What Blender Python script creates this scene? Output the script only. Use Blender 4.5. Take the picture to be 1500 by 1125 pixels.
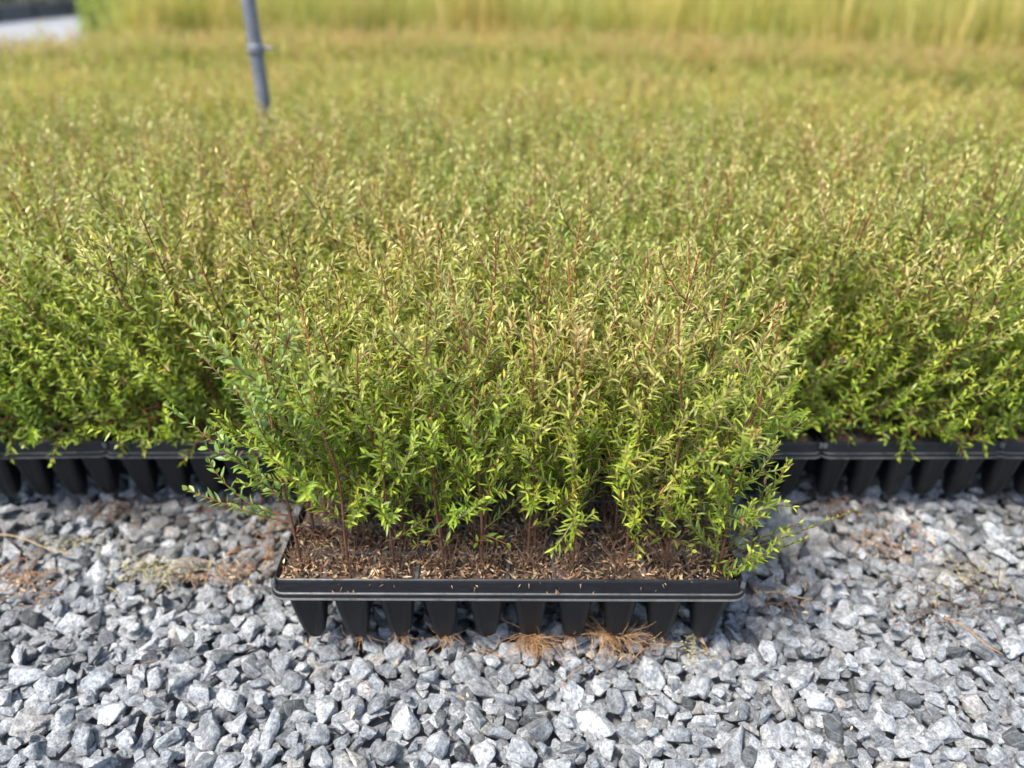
import bpy, bmesh, math, random
import numpy as np
from mathutils import Vector, Matrix, noise as mnoise

R = math.radians
sc = bpy.context.scene
for o in list(bpy.data.objects):
    bpy.data.objects.remove(o)

# ------------------------------------------------------------------ camera, sky, sun, exposure
PITCH = 28.8            # degrees below the horizon
CAM_H = 0.742
FPX = 1100.0            # focal length in photo pixels (1500 wide)
cam_d = bpy.data.cameras.new('camera')
cam_d.sensor_width = 36.0
cam_d.lens = FPX / 1500 * 36.0
cam_d.clip_start = 0.02
cam_d.clip_end = 1000
cam_d.dof.use_dof = True
cam_d.dof.focus_distance = 0.825
cam_d.dof.aperture_fstop = 2.1
cam = bpy.data.objects.new('camera', cam_d)
cam.location = (0, 0, CAM_H)
cam.rotation_euler = (R(90 - PITCH), 0, 0)
sc.collection.objects.link(cam)
sc.camera = cam

SUN_EL, SUN_AZ = 60.0, -128.0      # azimuth measured from +Y (away from camera), negative = left
world = bpy.data.worlds.new('World')
sc.world = world
world.use_nodes = True
wn = world.node_tree
sky = wn.nodes.new('ShaderNodeTexSky')
sky.sky_type = 'NISHITA'
sky.sun_disc = False
sky.sun_elevation = R(SUN_EL)
sky.sun_rotation = R(SUN_AZ)
sky.dust_density = 2.0
bg = wn.nodes['Background']
bg.inputs['Strength'].default_value = 0.15
wn.links.new(sky.outputs[0], bg.inputs['Color'])
sun_d = bpy.data.lights.new('sun', 'SUN')
sun_d.energy = 2.8
sun_d.angle = R(9)
sun_d.color = (1.0, 0.95, 0.87)
sun = bpy.data.objects.new('sun', sun_d)
sd = Vector((math.sin(R(SUN_AZ)) * math.cos(R(SUN_EL)), math.cos(R(SUN_AZ)) * math.cos(R(SUN_EL)), math.sin(R(SUN_EL))))
sun.rotation_euler = sd.to_track_quat('Z', 'Y').to_euler()
sun.location = (-3, -3, 6)
sc.collection.objects.link(sun)

vs = sc.view_settings
vs.view_transform = 'Standard'
vs.look = 'None'
vs.gamma = 1
vs.use_curve_mapping = False
vs.exposure = 1.4
sc.render.engine = 'CYCLES'
cy = sc.cycles
cy.max_bounces = 7
cy.diffuse_bounces = 4
cy.glossy_bounces = 2
cy.transmission_bounces = 4
cy.use_denoising = True
cy.use_adaptive_sampling = True
cy.adaptive_threshold = 0.015

# ------------------------------------------------------------------ helpers
COL = sc.collection
lib = bpy.data.collections.new('sources')        # never linked: only sources for scattered stuff


def link(o, parent=None, coll=None):
    (coll or COL).objects.link(o)
    if parent is not None:
        o.parent = parent
    return o


def tag(o, label=None, cat=None, group=None, kind=None):
    if label:
        o['label'] = label
    if cat:
        o['category'] = cat
    if group:
        o['group'] = group
    if kind:
        o['kind'] = kind
    return o


def empty(name, loc=(0, 0, 0), rz=0):
    o = bpy.data.objects.new(name, None)
    o.empty_display_size = 0.05
    o.location = loc
    o.rotation_euler = (0, 0, rz)
    return link(o)


def unproj(px, py, z):
    """photo pixel -> point on the horizontal plane at height z"""
    u, v = (px - 750) / FPX, (py - 562.5) / FPX
    s, c = math.sin(R(PITCH)), math.cos(R(PITCH))
    d = (u, c - v * s, -s - v * c)
    t = (z - CAM_H) / d[2]
    return d[0] * t, d[1] * t


def proj(x, y, z):
    s, c = math.sin(R(PITCH)), math.cos(R(PITCH))
    dz = z - CAM_H
    depth = y * c - dz * s
    up = y * s + dz * c
    return 750 + FPX * x / max(depth, 1e-4), 562.5 - FPX * up / max(depth, 1e-4), depth


class MB:
    """collects triangles, quads and point colours, builds one mesh"""

    def __init__(self):
        self.v, self.c, self.f, self.m, self.s = [], [], [], [], []
        self.n = 0

    def add(self, verts, faces, col=(1, 1, 1, 1), mat=0, smooth=True):
        verts = np.asarray(verts, dtype=np.float64).reshape(-1, 3)
        k = len(verts)
        self.v.append(verts)
        col = np.asarray(col, dtype=np.float64)
        if col.ndim == 1:
            col = np.tile(col, (k, 1))
        self.c.append(col)
        faces = np.asarray(faces, dtype=np.int64)
        self.f.append(faces + self.n)
        self.m.append(np.full(len(faces), mat))
        self.s.append(np.full(len(faces), smooth))
        self.n += k

    def mesh(self, name, mats):
        V = np.concatenate(self.v)
        C = np.concatenate(self.c)
        me = bpy.data.meshes.new(name)
        me.vertices.add(len(V))
        me.vertices.foreach_set('co', V.astype(np.float32).ravel())
        loops, starts, tot, mi, sm = [], [], [], [], []
        pos = 0
        for f, m, s in zip(self.f, self.m, self.s):
            w = f.shape[1]
            loops.append(f.ravel())
            starts.append(pos + np.arange(len(f)) * w)
            pos += f.size
            mi.append(m)
            sm.append(s)
        L = np.concatenate(loops)
        S = np.concatenate(starts)
        me.loops.add(len(L))
        me.loops.foreach_set('vertex_index', L.astype(np.int32))
        me.polygons.add(len(S))
        me.polygons.foreach_set('loop_start', S.astype(np.int32))
        me.polygons.foreach_set('material_index', np.concatenate(mi).astype(np.int32))
        me.polygons.foreach_set('use_smooth', np.concatenate(sm).astype(bool))
        me.update(calc_edges=True)
        a = me.color_attributes.new('col', 'FLOAT_COLOR', 'POINT')
        a.data.foreach_set('color', C.astype(np.float32).ravel())
        for m in mats:
            me.materials.append(m)
        me.validate()
        return me

    def build(self, name, mats, parent=None, coll=None):
        if not isinstance(mats, (list, tuple)):
            mats = [mats]
        o = bpy.data.objects.new(name, self.mesh(name, mats))
        return link(o, parent, coll)


def norm(a):
    return a / np.maximum(np.linalg.norm(a, axis=-1, keepdims=True), 1e-9)


def add_leaves(mb, P, D, N, L, W, C0, C1, curl=0.15, fold=0.25, detail=True, mat=0):
    """P base, D direction, N upper side (n,3); L, W (n,); C0 base colour, C1 tip colour (n,3)"""
    n = len(P)
    if n == 0:
        return
    D = norm(D)
    S = norm(np.cross(D, N))
    N = np.cross(S, D)
    L = L[:, None]
    W = W[:, None]
    one = np.ones((n, 1))
    curl = np.asarray(curl).reshape(-1, 1) * one

    def pt(t, w, up):
        return P + D * L * t + S * W * w * 0.5 + N * (up * W - curl * L * t * t)
    if detail:
        pts = [pt(0, 0, 0), pt(.28, .8, fold), pt(.28, 0, 0), pt(.28, -.8, fold),
               pt(.62, .86, fold), pt(.62, 0, 0), pt(.62, -.86, fold), pt(1, 0, .05)]
        ts = [0, .28, .28, .28, .62, .62, .62, 1]
        tri = [[0, 2, 1], [0, 3, 2], [1, 2, 5], [1, 5, 4], [2, 3, 6], [2, 6, 5], [4, 5, 7], [5, 6, 7]]
    else:
        pts = [pt(0, 0, 0), pt(.42, 1, fold), pt(.42, 0, 0), pt(.42, -1, fold), pt(1, 0, .05)]
        ts = [0, .42, .42, .42, 1]
        tri = [[0, 2, 1], [0, 3, 2], [1, 2, 4], [2, 3, 4]]
    k = len(pts)
    V = np.stack(pts, axis=1).reshape(-1, 3)
    T = np.array(ts)[None, :, None]
    C = C0[:, None, :] * (1 - T) + C1[:, None, :] * T
    C = np.concatenate([C, np.ones((n, k, 1))], axis=2).reshape(-1, 4)
    F = (np.array(tri)[None] + (np.arange(n) * k)[:, None, None]).reshape(-1, 3)
    mb.add(V, F, C, mat)


def add_tube(mb, pts, radii, sides=5, c0=(1, 1, 1), c1=None, mat=0, cap=False):
    pts = np.asarray(pts, dtype=np.float64)
    n = len(pts)
    radii = np.broadcast_to(np.asarray(radii, dtype=np.float64), (n,))
    t = norm(np.gradient(pts, axis=0))
    ref = np.array([0.31, 0.17, 0.93]) if abs(t[0][2]) < 0.8 else np.array([0.97, 0.2, 0.1])
    a = norm(np.cross(t, ref))
    b = np.cross(t, a)
    ang = np.arange(sides) * 2 * math.pi / sides
    V = pts[:, None, :] + radii[:, None, None] * (np.cos(ang)[None, :, None] * a[:, None, :] + np.sin(ang)[None, :, None] * b[:, None, :])
    c1 = c0 if c1 is None else c1
    T = np.linspace(0, 1, n)[:, None]
    C = np.asarray(c0)[None] * (1 - T) + np.asarray(c1)[None] * T
    C = np.repeat(C, sides, axis=0)
    C = np.concatenate([C, np.ones((len(C), 1))], axis=1)
    i, j = np.meshgrid(np.arange(n - 1), np.arange(sides), indexing='ij')
    j2 = (j + 1) % sides
    F = np.stack([i * sides + j, i * sides + j2, (i + 1) * sides + j2, (i + 1) * sides + j], axis=-1).reshape(-1, 4)
    mb.add(V.reshape(-1, 3), F, C, mat)
    if cap:
        for row in (0, n - 1):
            base = V[row]
            mb.add(np.vstack([base, base.mean(axis=0)]), [[q, (q + 1) % sides, sides] for q in range(sides)], C[row * sides], mat, False)


BOXF = [[0, 3, 2, 1], [4, 5, 6, 7], [0, 1, 5, 4], [1, 2, 6, 5], [2, 3, 7, 6], [3, 0, 4, 7]]


def add_box(mb, x0, x1, y0, y1, z0, z1, mat=0, tx=0, col=(1, 1, 1, 1)):
    """box; tx = taper of the top"""
    v = [(x0, y0, z0), (x1, y0, z0), (x1, y1, z0), (x0, y1, z0),
         (x0 + tx, y0 + tx, z1), (x1 - tx, y0 + tx, z1), (x1 - tx, y1 - tx, z1), (x0 + tx, y1 - tx, z1)]
    mb.add(v, BOXF, col, mat, False)


# ------------------------------------------------------------------ materials
def mat_new(name):
    m = bpy.data.materials.new(name)
    m.use_nodes = True
    nt = m.node_tree
    return m, nt, nt.nodes['Principled BSDF'], nt.nodes['Material Output']


def nd(nt, typ, **kw):
    n = nt.nodes.new(typ)
    for k, v in kw.items():
        setattr(n, k, v)
    return n


def ramp(nt, fac, stops):
    r = nd(nt, 'ShaderNodeValToRGB')
    el = r.color_ramp.elements
    while len(el) < len(stops):
        el.new(0.5)
    for e, (p, c) in zip(el, stops):
        e.position = p
        e.color = (*c, 1) if len(c) == 3 else c
    nt.links.new(fac, r.inputs[0])
    return r


def mix(nt, fac, a, b, blend='MIX'):
    m = nd(nt, 'ShaderNodeMix', data_type='RGBA', blend_type=blend)
    for s, v in ((m.inputs['Factor'], fac), (m.inputs[6], a), (m.inputs[7], b)):
        if hasattr(v, 'links'):
            nt.links.new(v, s)
        else:
            s.default_value = v
    return m.outputs[2]


def noise_tex(nt, vec, scale, detail=3, rough=0.55, dim='3D'):
    n = nd(nt, 'ShaderNodeTexNoise')
    n.noise_dimensions = dim
    n.inputs['Scale'].default_value = scale
    n.inputs['Detail'].default_value = detail
    n.inputs['Roughness'].default_value = rough
    if vec is not None:
        nt.links.new(vec, n.inputs['Vector'])
    return n


def bump(nt, h, strength, dist, bsdf):
    b = nd(nt, 'ShaderNodeBump')
    b.inputs['Strength'].default_value = strength
    b.inputs['Distance'].default_value = dist
    nt.links.new(h, b.inputs['Height'])
    nt.links.new(b.outputs[0], bsdf.inputs['Normal'])


def rgba(*c):
    return (*c, 1)


def make_leaf_material(name, trans=0.33):
    m, nt, b, out = mat_new(name)
    at = nd(nt, 'ShaderNodeAttribute', attribute_name='col')
    oi = nd(nt, 'ShaderNodeObjectInfo')
    tint = nd(nt, 'ShaderNodeAttribute', attribute_name='tint', attribute_type='INSTANCER')
    geo = nd(nt, 'ShaderNodeNewGeometry')
    # plant-to-plant differences in vigour: patches across the beds and single plants
    pn = noise_tex(nt, geo.outputs['Position'], 1.9, 3)
    pr = ramp(nt, pn.outputs['Fac'], [(0.36, (0, 0, 0)), (0.66, (1, 1, 1))])
    rr = ramp(nt, oi.outputs['Random'], [(0, (0.85, 0.95, 0.8)), (0.5, (1.03, 1.03, 1.0)), (1, (1.2, 1.05, 1.1))])
    c = mix(nt, 1.0, at.outputs['Color'], rr.outputs[0], 'MULTIPLY')
    patch = mix(nt, pr.outputs[0], rgba(0.97, 1.06, 0.9), rgba(1.12, 1.0, 1.02))
    c = mix(nt, 1.0, c, patch, 'MULTIPLY')
    tr_ = ramp(nt, tint.outputs['Fac'], [(0, (1, 1, 1)), (0.35, (1.3, 1.26, 1.0)), (0.75, (1.15, 1.05, 1.3)), (1.0, (1.32, 1.05, 1.25))])
    hs = mix(nt, 1.0, c, tr_.outputs[0], 'MULTIPLY')
    nt.links.new(hs, b.inputs['Base Color'])
    b.inputs['Roughness'].default_value = 0.42
    b.inputs['Specular IOR Level'].default_value = 0.5
    tr = nd(nt, 'ShaderNodeBsdfTranslucent')
    tc = mix(nt, 1.0, hs, rgba(1.25, 1.2, 0.6), 'MULTIPLY')
    nt.links.new(tc, tr.inputs['Color'])
    ms = nd(nt, 'ShaderNodeMixShader')
    ms.inputs[0].default_value = trans
    nt.links.new(b.outputs[0], ms.inputs[1])
    nt.links.new(tr.outputs[0], ms.inputs[2])
    nt.links.new(ms.outputs[0], out.inputs['Surface'])
    return m


def make_attr_material(name, rough=0.8, noise_amt=0.5, scale=300):
    m, nt, b, out = mat_new(name)
    at = nd(nt, 'ShaderNodeAttribute', attribute_name='col')
    tcd = nd(nt, 'ShaderNodeTexCoord')
    n = noise_tex(nt, tcd.outputs['Object'], scale, 3)
    r = ramp(nt, n.outputs['Fac'], [(0.3, (1 - noise_amt,) * 3), (0.7, (1 + noise_amt * .5,) * 3)])
    c = mix(nt, 1.0, at.outputs['Color'], r.outputs[0], 'MULTIPLY')
    nt.links.new(c, b.inputs['Base Color'])
    b.inputs['Roughness'].default_value = rough
    b.inputs['Specular IOR Level'].default_value = 0.2
    bump(nt, n.outputs['Fac'], 0.3, 0.001, b)
    return m


def make_stone_material():
    m, nt, b, out = mat_new('crushed_stone')
    oi = nd(nt, 'ShaderNodeObjectInfo')
    tcd = nd(nt, 'ShaderNodeTexCoord')
    geo = nd(nt, 'ShaderNodeNewGeometry')
    off = nd(nt, 'ShaderNodeVectorMath', operation='SCALE')
    comb = nd(nt, 'ShaderNodeCombineXYZ')
    for k in range(3):
        nt.links.new(oi.outputs['Random'], comb.inputs[k])
    nt.links.new(comb.outputs[0], off.inputs[0])
    off.inputs['Scale'].default_value = 37.0
    add = nd(nt, 'ShaderNodeVectorMath', operation='ADD')
    nt.links.new(tcd.outputs['Object'], add.inputs[0])
    nt.links.new(off.outputs[0], add.inputs[1])
    v = add.outputs[0]
    # tone of each stone
    wn_ = nd(nt, 'ShaderNodeTexWhiteNoise', noise_dimensions='1D')
    nt.links.new(oi.outputs['Random'], wn_.inputs['W'])
    tone = ramp(nt, wn_.outputs['Value'], [
        (0.0, (0.075, 0.082, 0.084)), (0.05, (0.13, 0.14, 0.145)), (0.12, (0.22, 0.23, 0.236)),
        (0.35, (0.30, 0.314, 0.323)), (0.7, (0.395, 0.41, 0.418)), (0.93, (0.52, 0.53, 0.535)), (0.97, (0.36, 0.345, 0.31)), (1.0, (0.46, 0.44, 0.41))])
    n1 = noise_tex(nt, v, 2.6, 6, 0.68)
    mot = ramp(nt, n1.outputs['Fac'], [(0.32, (0.48, 0.50, 0.53)), (0.47, (0.88, 0.89, 0.9)), (0.62, (1.32, 1.31, 1.3))])
    c = mix(nt, 1.0, tone.outputs[0], mot.outputs[0], 'MULTIPLY')
    n2 = noise_tex(nt, v, 9, 5, 0.8)
    speck = ramp(nt, n2.outputs['Fac'], [(0.36, (0.5, 0.5, 0.51)), (0.49, (0.95, 0.95, 0.95)), (0.62, (1.42, 1.42, 1.41))])
    c = mix(nt, 1.0, c, speck.outputs[0], 'MULTIPLY')
    # pale calcite veins
    w = nd(nt, 'ShaderNodeTexWave')
    w.inputs['Scale'].default_value = 1.3
    w.inputs['Distortion'].default_value = 7
    w.inputs['Detail'].default_value = 3
    nt.links.new(v, w.inputs['Vector'])
    wr = ramp(nt, w.outputs['Fac'], [(0.975, (0, 0, 0)), (1.0, (0.22, 0.22, 0.22))])
    c = mix(nt, wr.outputs[0], c, rgba(0.6, 0.61, 0.62))
    # brown soil dust near the plant beds
    gp = noise_tex(nt, geo.outputs['Position'], 7, 4, 0.6)
    sx = nd(nt, 'ShaderNodeSeparateXYZ')
    nt.links.new(geo.outputs['Position'], sx.inputs[0])
    mr = nd(nt, 'ShaderNodeMapRange')
    mr.inputs[1].default_value = 0.62
    mr.inputs[2].default_value = 0.86
    nt.links.new(sx.outputs['Y'], mr.inputs[0])
    gr = ramp(nt, gp.outputs['Fac'], [(0.46, (0, 0, 0)), (0.72, (0.75, 0.75, 0.75))])
    mul = nd(nt, 'ShaderNodeMath', operation='MULTIPLY')
    nt.links.new(mr.outputs[0], mul.inputs[0])
    nt.links.new(gr.outputs[0], mul.inputs[1])
    c = mix(nt, mul.outputs[0], c, rgba(0.15, 0.12, 0.09))
    nt.links.new(c, b.inputs['Base Color'])
    b.inputs['Roughness'].default_value = 0.82
    b.inputs['Specular IOR Level'].default_value = 0.25
    h = nd(nt, 'ShaderNodeMath', operation='ADD')
    nt.links.new(n1.outputs['Fac'], h.inputs[0])
    nt.links.new(n2.outputs['Fac'], h.inputs[1])
    bump(nt, h.outputs[0], 1.0, 0.005, b)
    return m


def make_ground_material():
    m, nt, b, out = mat_new('gravel_sheet')
    geo = nd(nt, 'ShaderNodeNewGeometry')
    vo = nd(nt, 'ShaderNodeTexVoronoi')
    vo.inputs['Scale'].default_value = 42
    nt.links.new(geo.outputs['Position'], vo.inputs['Vector'])
    hsv = nd(nt, 'ShaderNodeSeparateColor')
    nt.links.new(vo.outputs['Color'], hsv.inputs[0])
    r = ramp(nt, hsv.outputs[0], [(0, (0.2, 0.21, 0.22)), (1, (0.46, 0.48, 0.5))])
    n = noise_tex(nt, geo.outputs['Position'], 0.8, 4)
    r2 = ramp(nt, n.outputs['Fac'], [(0.3, (0.85, 0.84, 0.82)), (0.7, (1.08, 1.08, 1.08))])
    c = mix(nt, 1.0, r.outputs[0], r2.outputs[0], 'MULTIPLY')
    dr = ramp(nt, vo.outputs['Distance'], [(0.3, (1, 1, 1)), (0.7, (0.45, 0.45, 0.45))])
    c = mix(nt, 1.0, c, dr.outputs[0], 'MULTIPLY')
    nt.links.new(c, b.inputs['Base Color'])
    b.inputs['Roughness'].default_value = 0.9
    inv = nd(nt, 'ShaderNodeMath', operation='SUBTRACT')
    inv.inputs[0].default_value = 1
    nt.links.new(vo.outputs['Distance'], inv.inputs[1])
    bump(nt, inv.outputs[0], 0.8, 0.012, b)
    return m


def make_plastic_material(name='black_tray_plastic', wear_glint=0.0):
    m, nt, b, out = mat_new(name)
    tcd = nd(nt, 'ShaderNodeTexCoord')
    geo = nd(nt, 'ShaderNodeNewGeometry')
    mp = nd(nt, 'ShaderNodeMapping')
    mp.inputs['Scale'].default_value = (1, 1, 6)
    nt.links.new(geo.outputs['Position'], mp.inputs[0])
    n = noise_tex(nt, mp.outputs[0], 60, 6, 0.7)
    n2 = noise_tex(nt, geo.outputs['Position'], 520, 3, 0.7)
    dust = ramp(nt, n.outputs['Fac'], [(0.42, (0.005, 0.0055, 0.007)), (0.62, (0.009, 0.010, 0.012)), (0.8, (0.028, 0.028, 0.028))])
    sp = ramp(nt, n2.outputs['Fac'], [(0.66, (0, 0, 0)), (0.78, (0.5, 0.5, 0.5))])
    c = mix(nt, sp.outputs[0], dust.outputs[0], rgba(0.14, 0.13, 0.12))
    # scuffed, paler edges
    pr = ramp(nt, geo.outputs['Pointiness'], [(0.52, (0, 0, 0)), (0.58, (0.55, 0.55, 0.55))])
    pm = mix(nt, 1.0, pr.outputs[0], n.outputs['Fac'], 'MULTIPLY')
    c = mix(nt, pm, c, rgba(0.25, 0.25, 0.25))
    if wear_glint:
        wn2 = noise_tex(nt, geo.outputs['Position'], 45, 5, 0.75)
        wr2 = ramp(nt, wn2.outputs['Fac'], [(0.32, (0.1,) * 3), (0.62, (wear_glint,) * 3)])
        c = mix(nt, wr2.outputs[0], c, rgba(0.22, 0.215, 0.205))  # pale tone: wear on the lip, painted sky glint on the ledge
    nt.links.new(c, b.inputs['Base Color'])
    rr = ramp(nt, n.outputs['Fac'], [(0.3, (0.34,) * 3), (0.7, (0.55,) * 3)])
    nt.links.new(rr.outputs[0], b.inputs['Roughness'])
    b.inputs['Specular IOR Level'].default_value = 0.36
    bump(nt, n.outputs['Fac'], 0.12, 0.002, b)
    return m


def make_soil_material():
    m, nt, b, out = mat_new('potting_mix')
    geo = nd(nt, 'ShaderNodeNewGeometry')
    n = noise_tex(nt, geo.outputs['Position'], 260, 5, 0.7)
    r = ramp(nt, n.outputs['Fac'], [(0.3, (0.018, 0.012, 0.008)), (0.5, (0.06, 0.038, 0.024)), (0.66, (0.15, 0.10, 0.062)), (0.8, (0.3, 0.24, 0.17))])
    nt.links.new(r.outputs[0], b.inputs['Base Color'])
    b.inputs['Roughness'].default_value = 0.95
    bump(nt, n.outputs['Fac'], 0.9, 0.004, b)
    return m


def make_pipe_material():
    m, nt, b, out = mat_new('weathered_grey_pipe')
    tcd = nd(nt, 'ShaderNodeTexCoord')
    n = noise_tex(nt, tcd.outputs['Object'], 30, 4)
    r = ramp(nt, n.outputs['Fac'], [(0.3, (0.085, 0.092, 0.11)), (0.7, (0.15, 0.16, 0.185))])
    nt.links.new(r.outputs[0], b.inputs['Base Color'])
    b.inputs['Roughness'].default_value = 0.45
    return m


LEAF = make_leaf_material('leaf')
BARK = make_attr_material('stem_bark', 0.65, 0.45, 400)
LITTER = make_attr_material('dry_litter', 0.85, 0.4, 500)
STONE = make_stone_material()
GROUND = make_ground_material()
PLASTIC = make_plastic_material()
SCUFF_GLINT = make_plastic_material('scuff_and_glint_tray_plastic', 0.42)
SOIL = make_soil_material()
PIPE = make_pipe_material()


# ------------------------------------------------------------------ ground
ZG = -0.042
g = MB()
g.add([(-400, -400, ZG), (400, -400, ZG), (400, 400, ZG), (-400, 400, ZG)], [[0, 1, 2, 3]], smooth=False)
ground = g.build('gravel_ground', GROUND)
tag(ground, 'grey crushed stone gravel covering the whole yard', 'gravel', kind='structure')


def stone_mesh(seed, elong):
    rnd = random.Random(seed)
    bm = bmesh.new()
    n = rnd.randint(9, 14)
    ax = Vector((1.0 * elong, 0.82 * rnd.uniform(.85, 1.1), 0.60 * rnd.uniform(.8, 1.1)))
    k = 0
    while k < n:
        p = Vector((rnd.gauss(0, 1), rnd.gauss(0, 1), rnd.gauss(0, 1))).normalized()
        p *= rnd.uniform(0.88, 1.06)
        bm.verts.new((p.x * ax.x, p.y * ax.y, p.z * ax.z))
        k += 1
    res = bmesh.ops.convex_hull(bm, input=bm.verts)
    junk = [e for e in res['geom_interior'] + res['geom_unused'] if isinstance(e, bmesh.types.BMVert)]
    bmesh.ops.delete(bm, geom=list(set(junk)), context='VERTS')
    bmesh.ops.dissolve_limit(bm, angle_limit=R(16), verts=bm.verts, edges=bm.edges)
    bmesh.ops.bevel(bm, geom=list(bm.edges), offset=0.055, segments=1, profile=0.6, affect='EDGES', clamp_overlap=True)
    bmesh.ops.triangulate(bm, faces=[f for f in bm.faces if len(f.verts) > 4])
    for v in bm.verts:      # slight irregularity, unit radius 0.5
        v.co *= 0.5 * (1 + 0.05 * mnoise.noise(v.co * 3.1 + Vector((seed, 0, 0))))
    me = bpy.data.meshes.new('stone')
    bm.to_mesh(me)
    bm.free()
    me.materials.append(STONE)
    return me


STONES = [stone_mesh(100 + i, 0.95 + 0.05 * (i % 8)) for i in range(30)]
rs = random.Random(5)


def in_frame(x, y, z, m=40):
    px, py, d = proj(x, y, z)
    return -m < px < 1500 + m and py < 1125 + m and d > 0


stones = []      # x, y, z, size, euler, variant
# lower layer: keeps the sheet covered
XW, Y0, Y1 = 1.75, 0.10, 1.22
step = 0.0155
yy = Y0
while yy < Y1:
    xx = -XW
    while xx < XW:
        s = rs.uniform(0.022, 0.034)
        stones.append((xx + rs.uniform(-.007, .007), yy + rs.uniform(-.007, .007), -0.0235 + rs.uniform(-.004, .004), s,
                       (rs.uniform(-.5, .5), rs.uniform(-.5, .5), rs.uniform(0, 6.28)), rs.randrange(30), 0))
        xx += step
    yy += step
# upper layer: size-aware dart throwing
cell = 0.03
grid = {}
sizes = sorted([min(0.05, max(0.011, rs.lognormvariate(math.log(0.0245), 0.30))) for _ in range(19000)], reverse=True)
for s in sizes:
    for _ in range(6):
        x, y = rs.uniform(-XW, XW), rs.uniform(Y0, Y1)
        gx, gy = int(x // cell), int(y // cell)
        ok = True
        for i in range(gx - 2, gx + 3):
            for j in range(gy - 2, gy + 3):
                for (qx, qy, qs) in grid.get((i, j), ()):
                    if (qx - x) ** 2 + (qy - y) ** 2 < (0.395 * (qs + s)) ** 2:
                        ok = False
                        break
                if not ok:
                    break
            if not ok:
                break
        if ok:
            grid.setdefault((gx, gy), []).append((x, y, s))
            tilt = 0.42
            stones.append((x, y, -0.010 - (s - .022) * 0.28 + rs.uniform(-.0035, .0035), s,
                           (rs.gauss(0, tilt) + (math.pi if rs.random() < .5 else 0), rs.gauss(0, tilt), rs.uniform(0, 6.28)), rs.randrange(30), 1))
            break

cand = []
for k, st in enumerate(stones):
    if st[6] == 1 and in_frame(st[0], st[1], 0, 15):
        px, py, d = proj(st[0], st[1], 0)
        cand.append((-st[3] / d, k))
cand.sort()
single = set(k for _, k in cand[:300])
for k in sorted(single):
    x, y, z, s, e, vi, _ = stones[k]
    o = bpy.data.objects.new('stone', STONES[vi])
    o.location = (x, y, z - ZG)
    o.rotation_euler = e
    o.scale = (s, s, s)
    link(o, ground)
    o.matrix_parent_inverse = Matrix.Translation((0, 0, ZG))


def scatter(name, pts, sources, tints=None, parent=None):
    """pts: (x,y,z,scale,(rx,ry,rz),index) - one object of uncountable stuff"""
    src = bpy.data.collections.new(name + '_source')
    for i, me in enumerate(sources):
        o = bpy.data.objects.new('%s_piece_%03d' % (name, i), me)
        src.objects.link(o)
    me = bpy.data.meshes.new(name)
    me.from_pydata([p[:3] for p in pts], [], [])
    a = me.attributes.new('siz', 'FLOAT', 'POINT')
    a.data.foreach_set('value', np.array([p[3] for p in pts], dtype=np.float32))
    a = me.attributes.new('rot', 'FLOAT_VECTOR', 'POINT')
    a.data.foreach_set('vector', np.array([p[4] for p in pts], dtype=np.float32).ravel())
    a = me.attributes.new('idx', 'INT', 'POINT')
    a.data.foreach_set('value', np.array([p[5] for p in pts], dtype=np.int32))
    a = me.attributes.new('tint', 'FLOAT', 'POINT')
    a.data.foreach_set('value', np.array(tints if tints is not None else [0] * len(pts), dtype=np.float32))
    ng = bpy.data.node_groups.new(name, 'GeometryNodeTree')
    ng.interface.new_socket('Geometry', in_out='INPUT', socket_type='NodeSocketGeometry')
    ng.interface.new_socket('Geometry', in_out='OUTPUT', socket_type='NodeSocketGeometry')
    gi, go = ng.nodes.new('NodeGroupInput'), ng.nodes.new('NodeGroupOutput')
    ip = ng.nodes.new('GeometryNodeInstanceOnPoints')
    ci = ng.nodes.new('GeometryNodeCollectionInfo')
    ci.inputs['Collection'].default_value = src
    ci.inputs['Separate Children'].default_value = True
    ci.inputs['Reset Children'].default_value = True
    ip.inputs['Pick Instance'].default_value = True

    def attr(nm, t):
        n = ng.nodes.new('GeometryNodeInputNamedAttribute')
        n.data_type = t
        n.inputs['Name'].default_value = nm
        return n.outputs['Attribute']
    e2r = ng.nodes.new('FunctionNodeEulerToRotation')
    L = ng.links.new
    L(gi.outputs[0], ip.inputs['Points'])
    L(ci.outputs[0], ip.inputs['Instance'])
    L(attr('idx', 'INT'), ip.inputs['Instance Index'])
    L(attr('rot', 'FLOAT_VECTOR'), e2r.inputs[0])
    L(e2r.outputs[0], ip.inputs['Rotation'])
    L(attr('siz', 'FLOAT'), ip.inputs['Scale'])
    L(ip.outputs[0], go.inputs[0])
    o = bpy.data.objects.new(name, me)
    link(o, parent)
    md = o.modifiers.new('scatter', 'NODES')
    md.node_group = ng
    return o


gs = scatter('gravel', [st[:6] for k, st in enumerate(stones) if k not in single], STONES)
gs.parent = ground
tag(gs, kind='stuff')

# ------------------------------------------------------------------ plug trays
PC = 0.054            # cell pitch
PCY = 0.052
TZ = 0.007             # the trays stand on the stone tops
NX, NY = 10, 5
TW, TD = NX * PC, NY * PCY
TH = 0.117            # rim height


def rrect(hx, hy, r, seg=5):
    pts = []
    for (cx, cy, a0) in ((hx - r, hy - r, 0), (-hx + r, hy - r, 90), (-hx + r, -hy + r, 180), (hx - r, -hy + r, 270)):
        for k in range(seg + 1):
            a = R(a0 + 90 * k / seg)
            pts.append((cx + r * math.cos(a), cy + r * math.sin(a)))
    return pts


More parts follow.
